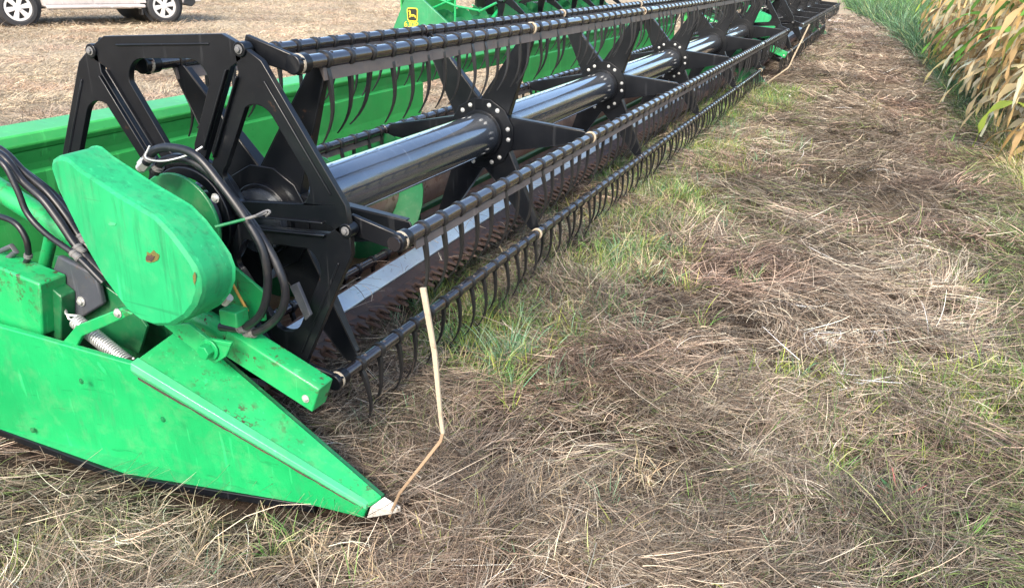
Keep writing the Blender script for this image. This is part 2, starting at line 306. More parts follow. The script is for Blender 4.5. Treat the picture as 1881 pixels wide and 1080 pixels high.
def tuft_field():
    P = []; par = []
    def tuft(x, y, n, rad, h, cols, w, up_=1.15, wd=.004):
        if x < -.98 and y > 1.33+max(0, x+1.7)*.22 and y < 1.75: return
        a = RNG.uniform(0, 6.28, n); q = np.abs(RNG.normal(0, rad*.5, n)); px, py = x+q*np.cos(a), y+q*np.sin(a)
        P.append(np.stack([px, py, gh(px, py)], -1)); c = pal(n, cols, w, .22)
        par.append((a+RNG.normal(0, .5, n), np.abs(RNG.normal(h, h*.35, n)), np.full(n, wd)*RNG.uniform(.6, 1.3, n), np.clip(RNG.normal(up_, .25, n), .2, 1.5), RNG.normal(-.7, .4, n), c))
    G = [(.10, .23, .05), (.17, .3, .08), (.07, .15, .045), (.36, .38, .17)]; BG = [(.10, .24, .13), (.2, .34, .2), (.08, .16, .09), (.3, .38, .24)]
    YG = [(.3, .36, .06), (.19, .26, .05), (.42, .38, .14), (.1, .14, .04)]; WG = [(.045, .085, .04), (.08, .12, .05), (.03, .052, .03), (.18, .17, .09)]; D = [(.5, .4, .26), (.36, .27, .17), (.62, .52, .36), (.24, .2, .1)]
    q = atz(935, 660); tuft(q.x, q.y, 260, .11, .12, BG, [2, 3, .6, 2], 1.0)
    q = atz(265, 915); tuft(q.x, q.y-.02, 90, .05, .11, BG, [2, 2, 1, 1], 1.1)
    for (px, py) in ((10, 1060), (230, 1040), (700, 790), (760, 770), (540, 1000), (500, 1030), (1120, 930), (1280, 930), (900, 1005), (1370, 950), (1770, 1000), (1440, 1060)):
        q = atz(px, py); tuft(q.x, q.y, 26, .04, .09, random.choice([G, YG, BG]), [2, 2, 1, 1], 1.1, .0032)
    for k in range(1250):                                  # green strip under and just ahead of the reel
        y = 2.5+9.0*RNG.uniform(0, 1)**1.3; x = max(-1.72, -1.28+RNG.normal(0, .27)); s = 1+y*.05
        if vnoise(x, y, 3, 77)+1.3 > RNG.uniform(0, 1.6): tuft(x, y, int(30), .07*s, .082*s, [G, BG, YG, D][RNG.choice(4, p=[.44, .16, .28, .12])], [2, 2, 1.5, 1.5], 1.05, .003*s)
    for k in range(190):                                  # yellow green regrowth, right foreground
        q = atz(RNG.uniform(1400, 1900), 690+abs(RNG.normal(0, 65))); tuft(q.x+RNG.normal(0, .08), q.y, 11, .05, .085, [YG, YG, G][RNG.choice(3)], [2, 2, 1, 1.5], 1.15, .0034)
    for k in range(230):                                  # scattered
        x, y, r = [float(v[0]) for v in wedge(1, 1.2, 12, -50, 34)]
        if x < -1.6 and y > 1.4: continue
        tuft(x, y, 12, .05, .075*(1+r*.05), [G, BG, YG, D, D][RNG.choice(5)], [2, 2, 1.5, 1], 1.05, .003*(1+r*.12))
    for k in range(150):                                  # upright dry stubble, near left and around the header's nose
        q = atz(RNG.uniform(-80, 1250), RNG.uniform(850, 1110)); tuft(q.x, q.y, 16, .05, .075, D, [2, 3, 1.5, 1.5], 1.0, .003)
    for k in range(90):
        q = atz(1050+RNG.normal(0, 90)+(k % 3)*90, 440+RNG.normal(0, 60)); tuft(q.x, q.y, 16, .07, .13, D, [3, 2, 2, .6], .8, .0038)
    for k in range(900):                                  # weeds along the foot of the corn
        y = RNG.uniform(9.5, 50); x = np.interp(y, [9, 16, 25, 38, 50], [1.02, .92, .35, -1.2, -2.0])+abs(RNG.normal(0, .45))*(1+max(0, y-16)*.16); hh = .16+.34*min(1, max(0, (y-11)/8)); s = y/12
        tuft(x, y, 34, .16*max(1, s*.8), hh, [WG, WG, BG, G][RNG.choice(4)], [2, 1.4, 3, .5], 1.0, .006*s)
    for k in range(160):
        y = RNG.uniform(5.0, 10.5); x = 1.15+abs(RNG.normal(0, .22)); tuft(x, y, 26, .1, .17, [G, D, YG, D][RNG.choice(4)], [2, 1.4, 3, .5], .9, .005)
    h, l, wd_, ri, cu, c = [np.concatenate([p[i] for p in par]) for i in range(6)]; c = np.clip(c*1.3, 0, .85)
    strands('green_grass', np.concatenate(P), h, l, wd_, RNG.normal(0, .4, len(h)), ri, cu, c, M['blade'], taper=.12)
tuft_field()

# ---------------------------------------------------------------- combine header
XC, ZC, RR, PH = -1.6562, .7348, .5437, .07534
Y0, Y1_ = 1.80, 11.42; HUBS = [3.484, 5.35, 7.27, 9.23, 11.2]
CX, CZ = XC-.112, ZC+.037             # centre of the eccentric cam wheel
YM = (Y0+Y1_)/2
def pol(r, a, Y, cx=XC, cz=ZC): return Vector((cx+r*math.cos(a), Y, cz+r*math.sin(a)))
ANG = [PH+k*math.pi/3 for k in range(6)]

def tine_mb():
    m = MB(); n = 9
    m.ring((0, -.008, 0), (0, 1, 0), .0200, .0252, .016, 16)           # clip round the bar
    cx = [.004, .010, .013, .0145, .015, .013, .007, -.003, -.017, -.03]
    for side in (0,):
        rings = []
        for i in range(10):
            t = i/9; z = -.02-.222*t+(.006 if i == 9 else 0); wy = .0065*(1-t)**1.5+.0023; wx = .0048*(1-t)+.0022
            rings.append([Vector((cx[i]+sx*wx, sy*wy, z)) for sx, sy in ((-1, -1), (1, -1), (1, 1), (-1, 1))])
        for a, b in zip(rings[:-1], rings[1:]): m.add(a+b, [(j, (j+1) % 4, (j+1) % 4+4, j+4) for j in range(4)])
        m.add(rings[0], [(0, 1, 2, 3)]); m.add(rings[-1], [(3, 2, 1, 0)])
    return m
def bat_mb(P, ya, yb, strap=1.):
    m = MB(); m.cur = 0; m.tube([Vector((P.x, y, P.z)) for y in np.linspace(ya, yb, 12)], .0205, 16)
    m.cur = 1; q = [(-.003, -.017), (.012, -.019), (.012+.004*strap, -.017-.036*strap), (.009+.004*strap, -.017-.037*strap)]
    if strap: m.hull([Vector((P.x+a, ya+.10, P.z+b)) for a, b in q], [Vector((P.x+a, yb-.05, P.z+b)) for a, b in q]); m.cur = 0
    y = ya+.1+.055                                                       # small rivets
    while y < yb-.1 and y < ya+4: m.bolt((P.x+.004, y, P.z+.0195), (.2, 0, 1), .004, .003); y += .1144
    return m
def arm_mb(a, Y, r0=.115, r1=.515):
    m = MB(); e = Vector((math.cos(a), 0, math.sin(a))); t = Vector((-math.sin(a), 0, math.cos(a))); o = Vector((XC, Y, ZC))
    w0, w1 = .075, .024; web = [o+e*r0-t*w0, o+e*(r0+.03)-t*w0, o+e*r1-t*w1, o+e*(r1+.012), o+e*r1+t*w1, o+e*(r0+.03)+t*w0, o+e*r0+t*w0]
    m.prism(web, (0, .006, 0))
    for s in (-1, 1):                                                   # flanges of the channel
        A, B = o+e*(r0+.02)+t*s*w0, o+e*(r1-.01)+t*s*w1; d = t*s*.005
        m.hull([A, A+d, A+d+Vector((0, .045, 0)), A+Vector((0, .045, 0))], [B, B+d, B+d+Vector((0, .022, 0)), B+Vector((0, .022, 0))])
    return m
def cam_segment_mb(k, Y, th=.02):
    a0, a1 = ANG[k], ANG[k]+math.pi/3; am = (a0+a1)/2
    n = Vector((math.cos(am), 0, math.sin(am))); t = Vector((-math.sin(am), 0, math.cos(am))); o = Vector((CX, Y, CZ))
    D = RR*math.cos(math.pi/6)
    def q(u, d): return o+n*d+t*u
    g = .013                                                            # half gap between neighbours along the spoke
    def edge(d, s): return s*(d*math.tan(math.pi/6)-g/math.cos(math.pi/6)*(1 if d < .43 else -.6))
    outer = [q(edge(.15, -1), .15), q(edge(.425, -1), .425), q(edge(.445, -1)-.004, .445), q(-.272, D+.012), q(-.215, D+.04), q(.215, D+.04), q(.272, D+.012),
             q(edge(.445, 1)+.004, .445), q(edge(.425, 1), .425), q(edge(.15, 1), .15)]
    wt, wb, d0, d1 = .148, .054, .182, D-.022
    hole = []
    for c, (cu, cd_, rad, a_, b_) in enumerate(((wt-.065, d1-.065, .065, 0, 90), (-wt+.065, d1-.065, .065, 90, 180), (-wb+.03, d0+.03, .03, 180, 270), (wb-.03, d0+.03, .03, 270, 360))):
        for i in range(8):
            f = R_(a_+(b_-a_)*i/7); hole.append(q(cu+rad*math.cos(f), cd_+rad*math.sin(f)))
    m = MB(); m.holed(outer, [hole], (0, th, 0))
    for s in (-1, 1):                                                    # folded lip along each leg
        A, B = q(edge(.2, s)-s*.003, .2), q(edge(.42, s)-s*.003, .42); d = -t*s*.006
        m.hull([A, A+d, A+d+Vector((0, -.012, 0)), A+Vector((0, -.012, 0))], [B, B+d, B+d+Vector((0, -.012, 0)), B+Vector((0, -.012, 0))])
    m.hull([q(-.17, D+.012), q(-.17, D+.018), q(-.17, D+.018)+Vector((0, -.004, 0)), q(-.17, D+.012)+Vector((0, -.004, 0))],
           [q(.17, D+.012), q(.17, D+.018), q(.17, D+.018)+Vector((0, -.004, 0)), q(.17, D+.012)+Vector((0, -.004, 0))])
    return m
def my(p, flip): return Vector((p.x, 2*YM-p.y, p.z)) if flip else Vector(p)

PANEL_TOP = [at(0, 600, 1.40), at(110, 630, 1.40), at(240, 665, 1.40)]
def divider(par, flip=False, rod=True):
    g = lambda p: my(Vector((-1.70+(p.x+1.70)*.58, p.y, p.z)) if flip and p.x > -1.70 else p, flip)
    T = Vector((-1.075, 1.565, .085)); T2 = Vector((-1.05, 1.60, .105)); TB = Vector((-1.09, 1.565, .04)); TB2 = Vector((-1.06, 1.62, .04))
    B = Vector((-1.70, 1.40, .455)); B2 = Vector((-1.69, 1.585, .50)); Fl = [Vector((-2.9, 1.37, .475)), Vector((-2.1, 1.39, .465))]
    bot = [Vector((-2.9, 1.36, .16)), Vector((-2.33, 1.385, .09)), Vector((-1.82, 1.405, .055)), Vector((-1.24, 1.545, .045))]
    m = MB(); side = [Fl[0], Fl[1], B, T, TB, bot[3], bot[2], bot[1], bot[0]]; d = g(Vector((0, .02, 0)))-g(Vector())
    m.hull([g(q) for q in side], [g(q)+d for q in side])
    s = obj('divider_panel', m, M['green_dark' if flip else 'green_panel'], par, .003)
    m = MB()                                                            # sloping top plate
    a = [B+Vector((0, .004, .006)), B2, T2, T+Vector((0, .002, .004))]
    m.hull([g(q) for q in a], [g(q-Vector((0, 0, .012))) for q in a]); obj('divider_top', m, M['green_dark' if flip else 'green_chip'], par, .002)
    m = MB()                                                            # inner side
    a = [B2, T2, TB2, Vector((-1.5, 1.63, .08)), Vector((-1.72, 1.63, .2))]
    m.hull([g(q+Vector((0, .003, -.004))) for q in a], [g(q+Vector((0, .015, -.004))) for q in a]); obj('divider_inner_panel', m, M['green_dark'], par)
    m = MB()                                                            # folded ridge strip lapped over the side, paler colour stands for light on it
    up_ = Vector((0, 0, .008)); o_ = Vector((0, -.006, 0))
    A = [B+Vector((0, .022, .0105))+Vector((0, 0, .003)), B+o_+up_, B+o_*1.6+Vector((0, 0, -.012)), B+o_+Vector((0, .004, -.030)), B+Vector((0, .002, -.028))]
    E = [T+Vector((.0, .012, .010)), T+o_+up_*.8, T+o_*1.4+Vector((0, 0, -.004)), T+o_+Vector((0, .004, -.014)), T+Vector((0, .002, -.012))]
    m.hull([g(q) for q in A], [g(q) for q in E]); obj('ridge_strip', m, M['green_dark' if flip else 'green_ridge'], par, .002)
    if not flip:                                                        # open lap seam under the ridge, with dirt and rust in it
        m = MB(); d_ = T-B; n_ = 26; g2 = random.Random(5)
        ring_ = lambda i: [B+d_*(.02+.93*i/n_)+Vector((0, y_, -(.030-.016*i/n_)+z_)) for h_ in (g2.uniform(.0015, .006),) for y_, z_ in ((-.0035, 0), (-.0035, -h_), (.006, -h_), (.006, 0))]
        R4 = [ring_(i) for i in range(n_+1)]
        m.add([q for r in R4 for q in r], [(i*4+j, i*4+(j+1) % 4, i*4+4+(j+1) % 4, i*4+4+j) for i in range(n_) for j in range(4)]+[(3, 2, 1, 0), (n_*4, n_*4+1, n_*4+2, n_*4+3)])
        obj('lap_seam', m, M['rust'], s)
        for q in ((150, 700), (40, 660), (300, 770), (60, 790)):
            m = MB(); m.bolt(at(*q, 1.3965), (0, -1, 0), .006, .004); obj('bolt', m, M['green_mid'], s)
    m = MB()                                                            # dark skid strip along the lower edge
    for a, b in zip(bot[:-1], bot[1:]):
        m.hull([g(a+Vector((0, -.005, -.02))), g(a+Vector((0, -.004, .003))), g(a+Vector((0, .03, .003))), g(a+Vector((0, .03, -.02)))],
               [g(b+Vector((0, -.005, -.02))), g(b+Vector((0, -.004, .003))), g(b+Vector((0, .03, .003))), g(b+Vector((0, .03, -.02)))])
    obj('skid_strip', m, M['black'], par, .002)
    m = MB(); c = (T+T2+TB+TB2)/4; e = Vector((-.995, 1.60, .075))
    r_ = [T, T2, TB2, TB]; m.hull([g(c+(e-c)*.12+(q-c)*.99) for q in r_], [g(e+(q-c)*.3) for q in r_]); obj('divider_tip', m, M['green_dark' if flip else 'white'], par, .002)
    m = MB(); pts = [e+Vector((-.03, 0, -.03)), Vector((-.972, 1.57, .16)), Vector((-.846, 1.57, .36)), Vector((-.840, 1.57, .385)), Vector((-.846, 1.57, .43)), Vector((-.862, 1.57, .604)), Vector((-.893, 1.57, .772))]
    w_ = [.004, .004, .0045, .0047, .0052, .0066, .0076]
    if flip: pts = [my(at(x, y, 11.62), True) for x, y in ((1399, 160), (1415, 148), (1448, 125), (1452, 118), (1458, 104), (1474, 72), (1487, 45))]; w_ = [.009]*7; g = lambda p: my(p, True)
    rings = []
    for i, q in enumerate(pts):
        t = (pts[min(i+1, 6)]-pts[max(i-1, 0)]).normalized(); s_ = t.cross(Vector((0, 1, 0))).normalized()
        rings.append([g(q+s_*w_[i]+Vector((0, -.004, 0))), g(q+s_*w_[i]+Vector((0, .004, 0))), g(q-s_*w_[i]+Vector((0, .004, 0))), g(q-s_*w_[i]+Vector((0, -.004, 0)))])
    for i, (a, b) in enumerate(zip(rings[:-1], rings[1:])): m.cur = 1 if i < 3 and not flip else 0; m.add(a+b, [(j, (j+1) % 4, (j+1) % 4+4, j+4) for j in range(4)])
    m.cur = 0; m.add(rings[0], [(0, 1, 2, 3)]); m.add(rings[-1], [(3, 2, 1, 0)])
    if rod: obj('deflector_rod', m, [M['cream'], M['rodbrown']], par, .0015)
    m = MB()                                                            # inner end sheet of the trough
    a = [Vector((-2.66, 1.66, .08)), Vector((-2.66, 1.66, .56)), Vector((-2.2, 1.66, .52)), Vector((-1.72, 1.66, .42)), Vector((-1.5, 1.66, .2)), Vector((-1.5, 1.66, .07))]
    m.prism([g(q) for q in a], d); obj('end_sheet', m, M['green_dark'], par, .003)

def drift(y): return -.095*(1-math.exp(-max(0, y-2.1)/2.2))
def swept(m, prof, ya=1.69, yb=11.53, n=26):
    ys = [ya+(yb-ya)*(i/n)**1.4 for i in range(n+1)]; k = len(prof)
    m.add([Vector((x+drift(y), y, z)) for y in ys for x, z in prof], [(i*k+j, i*k+(j+1) % k, (i+1)*k+(j+1) % k, (i+1)*k+j) for i in range(n) for j in range(k)]+[tuple(range(k-1, -1, -1)), tuple(range(n*k, n*k+k))])
def header(par, full=True):
    # trough: back sheet, beam, pan, cutter strip
    OP0, OP1 = 4.60, 6.22
    m = MB()
    prof = [(-2.60, .845), (-2.612, .80), (-2.615, .775), (-2.60, .765), (-2.60, .62), (-2.585, .5), (-2.54, .38)]
    for ya, yb, flip in ((1.67, OP0, False), (OP1, 11.56, True)):
        cols = []
        for (x, z) in prof:
            cut = max(0, .62-z)*1.0 + (max(0, .5-z)*.6)
            y0_, y1_ = (ya, yb-cut) if not flip else (ya+cut, yb); cols.append((Vector((x, y0_, z)), Vector((x, y1_, z))))
        for (a, b), (c, d) in zip(cols[:-1], cols[1:]): m.add([a, b, d, c], [(0, 1, 2, 3)])
        for (a, b), (c, d) in zip(cols[:-1], cols[1:]):
            w_ = Vector((-.008, 0, 0)); m.add([a+w_, b+w_, d+w_, c+w_], [(3, 2, 1, 0)])
            m.add([b, b+w_, d+w_, d], [(0, 1, 2, 3)]); m.add([a, a+w_, c+w_, c], [(3, 2, 1, 0)])
    obj('back_sheet', m, M['green_light'], par)
    m = MB(); m.prism([(-2.60, 1.66, .846), (-2.585, 1.66, .87), (-2.60, 1.66, .905), (-2.735, 1.66, .915), (-2.76, 1.66, .89), (-2.76, 1.66, .75), (-2.66, 1.66, .75), (-2.66, 1.66, .846)], (0, 9.9, 0))
    obj('top_beam', m, M['green_light'], par, .006)
    m = MB(); pp = [(-1.742, .268), (-1.80, .24), (-1.86, .165), (-1.98, .10), (-2.15, .085), (-2.32, .12), (-2.40, .22), (-2.47, .375)]
    swept(m, [(x-(drift(11) if i > 2 else 0)*0, z) for i, (x, z) in enumerate(pp)]+[(x, z-.012) for x, z in pp[::-1]], 1.67, 11.55)
    obj('trough_floor', m, M['pan'], par, sharp=60)
    m = MB(); swept(m, [(-1.742, .276), (-1.684, .236), (-1.686, .228), (-1.745, .268)]); obj('cutter_strip', m, M['steel'], par, .002)
    m = MB(); swept(m, [(-1.681, .232), (-1.645, .205), (-1.645, .185), (-1.69, .19)]); obj('knife_bar', m, M['rust'], par, .002)
    gm = MB()
    for s in (-1, 1):
        gm.hull([Vector((-.02, s*.011, .012)), Vector((-.02, s*.024, .012)), Vector((-.02, s*.024, -.016)), Vector((-.02, s*.011, -.016))],
                [Vector((.078, s*.001, -.022)), Vector((.078, s*.005, -.022)), Vector((.078, s*.005, -.030)), Vector((.078, s*.001, -.030))])
    gm.box((.01, 0, .004), (.05, .07, .018)); gm.hull([Vector((.03, -.018, .02)), Vector((.03, .018, .02)), Vector((.03, .018, .008)), Vector((.03, -.018, .008))], [Vector((.075, -.003, .004)), Vector((.075, .003, .004)), Vector((.075, .003, -.002)), Vector((.075, -.003, -.002))])
    ys = np.arange(1.76, 11.5, .0762)
    lim = 95 if full else 0
    if full:
        g0 = obj('knife_guard', gm, M['rust'], par, .0015, (-1.645+drift(ys[0]), ys[0], .196))
        for y in ys[1:lim]:
            o = g0.copy(); C.objects.link(o); o.location = (-1.645+drift(y), y, .196); o.rotation_euler = (random.uniform(-.1, .1), random.uniform(-.05, .1), random.uniform(-.1, .1))
    m = MB()
    for y in ys[lim:]: m.add([v+Vector((-1.645+drift(y), y, .196)) for v in gm.v], gm.f)
    obj('knife_guard', m, M['rust'], par)['kind'] = 'stuff'
    # auger
    AX, AZ = -2.17, .40
    m = MB(); m.tube([(AX, y, AZ) for y in np.linspace(1.69, 11.53, 8)], .15, 28); obj('auger_tube', m, M['dustbrown'], par)
    for ya, yb, hand in ((1.72, 3.75, 1), (9.3, 11.5, -1)):
        m = MB(); n = int((yb-ya)*44); vs = []
        for i in range(n+1):
            y = ya+(yb-ya)*i/n; a = hand*2*math.pi*(y-ya)/.56+.9
            for r in (.148, .285):
                for dy in (-.003, .003): vs.append((AX+r*math.cos(a), y+dy, AZ+r*math.sin(a)))
        fs = []
        for i in range(n):
            a, b = i*4, i*4+4; fs += [(a, a+2, b+2, b), (a+1, b+1, b+3, a+3), (a+2, a+3, b+3, b+2)]
        m.add(vs, fs); obj('auger_flight', m, M['green_dark'], par)
    # reel
    m = MB(); m.tube([(XC, y, ZC) for y in np.linspace(1.88, 11.40, 40)], .098, 36); obj('reel_tube', m, M['tube'], par)
    for hi, Y in enumerate([1.93]+HUBS):
        m = MB(); m.ring((XC, Y, ZC), (0, 1, 0), .098, .168, .007, 12); m.ring((XC, Y-.02, ZC), (0, 1, 0), .0975, .112, .05, 24)
        h = obj('hub_plate', m, M['black'], par, .002)
        for a in ANG:
            obj('reel_arm', arm_mb(a, Y+.008), M['black'], par, .002)
            if full and 0 < hi < 4:
                for s in (-1, 1):
                    m = MB(); m.bolt(pol(.142, a+s*.17, Y-.001), (0, -1, 0), .007, .008); obj('bolt', m, M['zinc'], h)
    tm = tine_mb(); tmesh = None; rest = MB(); cand = []
    bats = []
    for k, a in enumerate(ANG):
        P = pol(RR, a, 0); ya = Y0+(.03 if k else .0)
        b = obj('reel_bat', bat_mb(P, ya, Y1_, (.7, 1, 1, .7, 0, 0)[k]), [M['bat'], M['strap']], par, 0); bats.append(b)
        for Y in [Y0+.035]+HUBS:
            m = MB(); m.ring((P.x, Y-.008, P.z), (0, 1, 0), .0205, .0275, .013, 20); obj('bearing', m, M['cream'] if Y < 2 or random.random() < .25 else M['bat'], b, .002)
        y = Y0+.155
        while y < Y1_-.05:
            if min(abs(y-q) for q in HUBS) > .03 and random.random() > .015:
                d = (Vector((P.x, y, P.z))-Vector((0, 0, CH))).length*(1.0 if k in (0, 1, 5) else 1.5 if k in (2,) else 2.2)
                cand.append((d, k, P.x, y, P.z))
            y += .1144
    cand.sort(); lim = 99 if full else 0
    for i, (d, k, x, y, z) in enumerate(cand):
        rot = Matrix.Rotation(random.gauss(0, .08), 3, 'Y') @ Matrix.Rotation(random.gauss(0, .05), 3, 'X')
        if i < lim:
            if tmesh is None: o = obj('tine', tm, M['tine'], bats[k]); tmesh = o.data
            else: o = bpy.data.objects.new('tine', tmesh); C.objects.link(o); o.parent = bats[k]
            o.location = (x, y, z); o.rotation_euler = rot.to_euler()
        else: rest.add([rot @ v+Vector((x, y, z)) for v in tm.v], tm.f)
    obj('tine', rest, M['tine'], par)['kind'] = 'stuff'
    # eccentric cam wheel with crank arms at both ends
    for Yc, s in ((1.745, 1), (11.47, -1)):
        if s < 0 and not full: continue
        for k in range(6): obj('cam_segment', cam_segment_mb(k, Yc), M['black'], par, .0025)
        m = MB(); m.ring((CX, Yc+s*.022, CZ), (0, 1, 0), .13, .178, .02, 40); m.ring((CX, Yc-.012, CZ), (0, 1, 0), .12, .15, .03, 40); obj('cam_ring', m, M['black'], par, .003)
        for k, a in enumerate(ANG):
            V = pol(RR, a, Yc, CX, CZ); P = pol(RR, a, Y0+.02 if s > 0 else Y1_-.02)
            m = MB(); m.tube([V-Vector((0, .006, 0)), V+Vector((0, .03, 0))], .02, 20); pp_ = obj('pivot_boss', m, M['black'], par, .002); m = MB(); m.bolt(V-Vector((0, .006, 0)), (0, -s, 0), .0085, .008); obj('bolt', m, M['grey'], pp_, .001)
            d = (P-V); n_ = Vector((d.x, 0, d.z)).normalized(); t = Vector((-n_.z, 0, n_.x)); A, B = V+Vector((0, s*.035, 0)), Vector((P.x, V.y+s*.075, P.z))
            m = MB(); w0, w1 = .03, .024; y_ = Vector((0, .016, 0))
            m.hull([A-t*w0-n_*.02, A+t*w0-n_*.02, A+t*w0-n_*.02+y_, A-t*w0-n_*.02+y_], [B-t*w1+n_*.02, B+t*w1+n_*.02, B+t*w1+n_*.02+y_, B-t*w1+n_*.02+y_])
            m.tube([B-Vector((0, .01, 0)), B+Vector((0, .05, 0))], .027, 20); obj('crank_arm', m, M['black'], par, .003)
    divider(par, True, full)
    if full: divider(par)
    # drive end: lift arm, shield, hoses, spring
    def px(pts, Y): return [at(x, y, Y) for x, y in pts]
    A, B = at(36, 372, 1.60), at(592, 727, 1.60); d = (B-A).normalized(); t = Vector((0, 1, 0)).cross(d).normalized()
    if t.z < 0: t = -t
    m = MB(); hw = .043; back = A-d*.5; P0 = A.lerp(B, .72)
    for a, b, w0, w1 in ((P0, B, hw, hw),):
        q = [(-w0, 0), (w0*.9, 0), (w0, .012), (w0, .065), (-w0, .065)]
        m.hull([a+t*u+Vector((0, v-.03, 0)) for u, v in q], [b+t*u+Vector((0, v-.03, 0)) for u, v in q])
    o = obj('reel_lift_arm', m, M['green_chip'], par, .004)
    m = MB(); m.bolt(B-d*.03-t*.012+Vector((0, -.031, 0)), (0, -1, 0), .008, .006); obj('bolt', m, M['zinc'], o)
    m = MB(); m.tube([back, P0], .034, 18); obj('lift_arm_tube', m, M['green_chip'], par)
    m = MB(); m.tube(px([(95, 430), (75, 520)], 1.66), .02, 14); obj('support_post', m, M['green_chip'], par)
    shield = [(96, 302), (98, 294), (105, 289), (115, 287), (125, 290), (145, 307), (181, 331), (220, 357), (259, 380), (290, 399), (318, 428), (343, 461), (362, 489), (371, 513), (371, 536), (363, 560), (347, 581), (320, 597), (290, 598), (264, 589), (241, 571), (223, 547), (197, 512), (166, 458), (130, 385), (109, 342)]
    f = px(shield, 1.385); c = sum(f, Vector())/len(f); dep = Vector((0, .10, 0))
    m = MB(); inner = [c+(q-c)*.955+Vector((0, -.010, 0)) for q in f]; n = len(f)
    rings = [inner, f, [q+Vector((0, .012, 0)) for q in [c+(q-c)*1.012 for q in f]], [c+(q-c)*1.02+dep for q in f], [c+(q-c)*1.035+dep+Vector((0, .008, 0)) for q in f]]
    for a, b in zip(rings[:-1], rings[1:]): m.add(a+b, [(j, (j+1) % n, (j+1) % n+n, j+n) for j in range(n)])
    m.add(inner, [tuple(range(n))]); m.add(rings[-1], [tuple(range(n-1, -1, -1))])
    sh = obj('chain_shield', m, M['green_shield'], par, .002, sharp=50)
    def blot(name, px_, py_, rx, ry, mt, seed, Y=1.3735):
        g = random.Random(seed); k = 14; m = MB()
        m.prism([at(px_+rx*math.cos(6.283*i/k)*g.uniform(.55, 1.15), py_+ry*math.sin(6.283*i/k)*g.uniform(.55, 1.15), Y) for i in range(k)], (0, .0012, 0)); obj(name, m, mt, sh)
    blot('rust_patch', 279, 473, 19, 12, M['halo'], 8); blot('rust_patch', 276, 474, 9, 7, M['rust'], 3, 1.3722); blot('rust_patch', 357, 512, 3.5, 12, M['halo'], 4); blot('bare_spot', 205, 411, 8, 4, M['green_ridge'], 5)
    m = MB(); m.ring(pol(0, 0, 1.675, CX+.012, CZ-.005), (0, 1, 0), .02, .15, .012, 48); dd = obj('drive_disc', m, M['green_mid'], par, .003)
    m = MB(); m.bolt(at(396, 364, 1.672), (0, -1, 0), .009, .008); obj('bolt', m, M['zinc'], dd)
    m = MB(); m.tube([(CX, 1.69, CZ-.02), (CX, 1.93, CZ-.02)], .05, 20); obj('reel_shaft', m, M['greydark'], par)
    m = MB(); m.prism(px([(300, 598), (345, 594), (380, 622), (425, 630), (415, 655), (395, 668), (372, 655)], 1.50), (0, .012, 0)); pb = obj('pivot_bracket', m, M['green_chip'], par, .002)
    m = MB(); q = at(386, 641, 1.497); m.tube([q, q-Vector((0, .006, 0))], .03, 24); m.tube([q-Vector((0, .006, 0)), q-Vector((0, .03, 0))], .021, 6); obj('bolt', m, M['green'], pb, .002)
    m = MB(); m.prism(px([(415, 495), (428, 490), (482, 535), (486, 590), (440, 590), (418, 560)], 1.63), (0, .01, 0)); obj('hose_bracket', m, M['green_chip'], par, .002)
    m = MB(); m.tube(px([(418, 505), (455, 572)], 1.60), .004, 8); obj('tie_cord', m, M['orange'], par)
    m = MB(); m.box(at(430, 580, 1.57), (.06, .05, .045)); obj('valve_block', m, M['green_chip'], par, .004)
    m = MB(); q = at(412, 556, 1.55); m.tube([q, q+Vector((.02, 0, .02))], .012, 12); obj('hose_fitting', m, M['white'], par)
    m = MB(); q = at(395, 417, 1.50); m.cur = 0; m.tube([q, at(450, 403, 1.555)], .0042, 10); m.cur = 1; m.tube([at(450, 403, 1.555), at(490, 391, 1.60)], .0042, 10); m.tube(spline([at(470, 396, 1.57), at(490, 387, 1.60), at(496, 390, 1.6), at(488, 397, 1.6)], 4), .003, 8); obj('hose_guide_rod', m, [M['green_mid'], M['grey']], par)
    # hydraulic hoses
    hs = [([(268, 300), (285, 276), (320, 272), (362, 288), (408, 342), (450, 400), (482, 458), (492, 520), (480, 575), (445, 602), (405, 600)], 1.58, .0115),
          ([(285, 318), (300, 296), (340, 292), (385, 318), (432, 370), (478, 432), (515, 500), (524, 548), (505, 588), (460, 612), (395, 606)], 1.60, .0115),
          ([(-60, 255), (0, 275), (45, 318), (85, 352), (120, 395), (150, 440), (205, 500)], 1.56, .012), ([(-60, 268), (0, 284), (40, 332), (78, 366), (110, 408), (146, 460), (200, 515)], 1.53, .012),
          ([(-60, 262), (5, 290), (58, 326), (98, 358), (128, 392), (160, 440), (210, 495)], 1.60, .012), ([(-60, 280), (0, 296), (30, 345), (50, 392), (85, 430), (140, 470), (190, 520)], 1.50, .009),
          ([(-40, 395), (0, 398), (30, 412), (48, 440), (52, 470), (45, 488)], 1.50, .009)]
    for pts, Y, r in hs:
        sp = spline(px(pts, Y), 7); m = MB(); m.tube(sp, r, 12); ho = obj('hydraulic_hose', m, M['hose'], par)
        for i0 in (2, len(sp)-9):
            m = MB(); q0, q1 = sp[i0], sp[i0+2]; m.tube([q0, q1], r*1.22, 14); m.tube([q0.lerp(q1, .1), q0.lerp(q1, .3)], r*1.36, 14); m.tube([q0.lerp(q1, .7), q0.lerp(q1, .9)], r*1.36, 14); obj('hose_coupling', m, M['grey'], ho)
    m = MB(); m.tube(spline([at(275, 268, 1.57), at(268, 290, 1.56), at(300, 296, 1.56), at(345, 285, 1.58), at(372, 270, 1.6)], 5), .0025, 6); obj('hose_clip_wire', m, M['zinc'], par)
    m = MB(); m.tube(px([(258, 310), (276, 290)], 1.6), .014, 14); m.tube(px([(262, 306), (270, 297)], 1.6), .018, 6); obj('hose_fitting', m, M['zinc'], par)
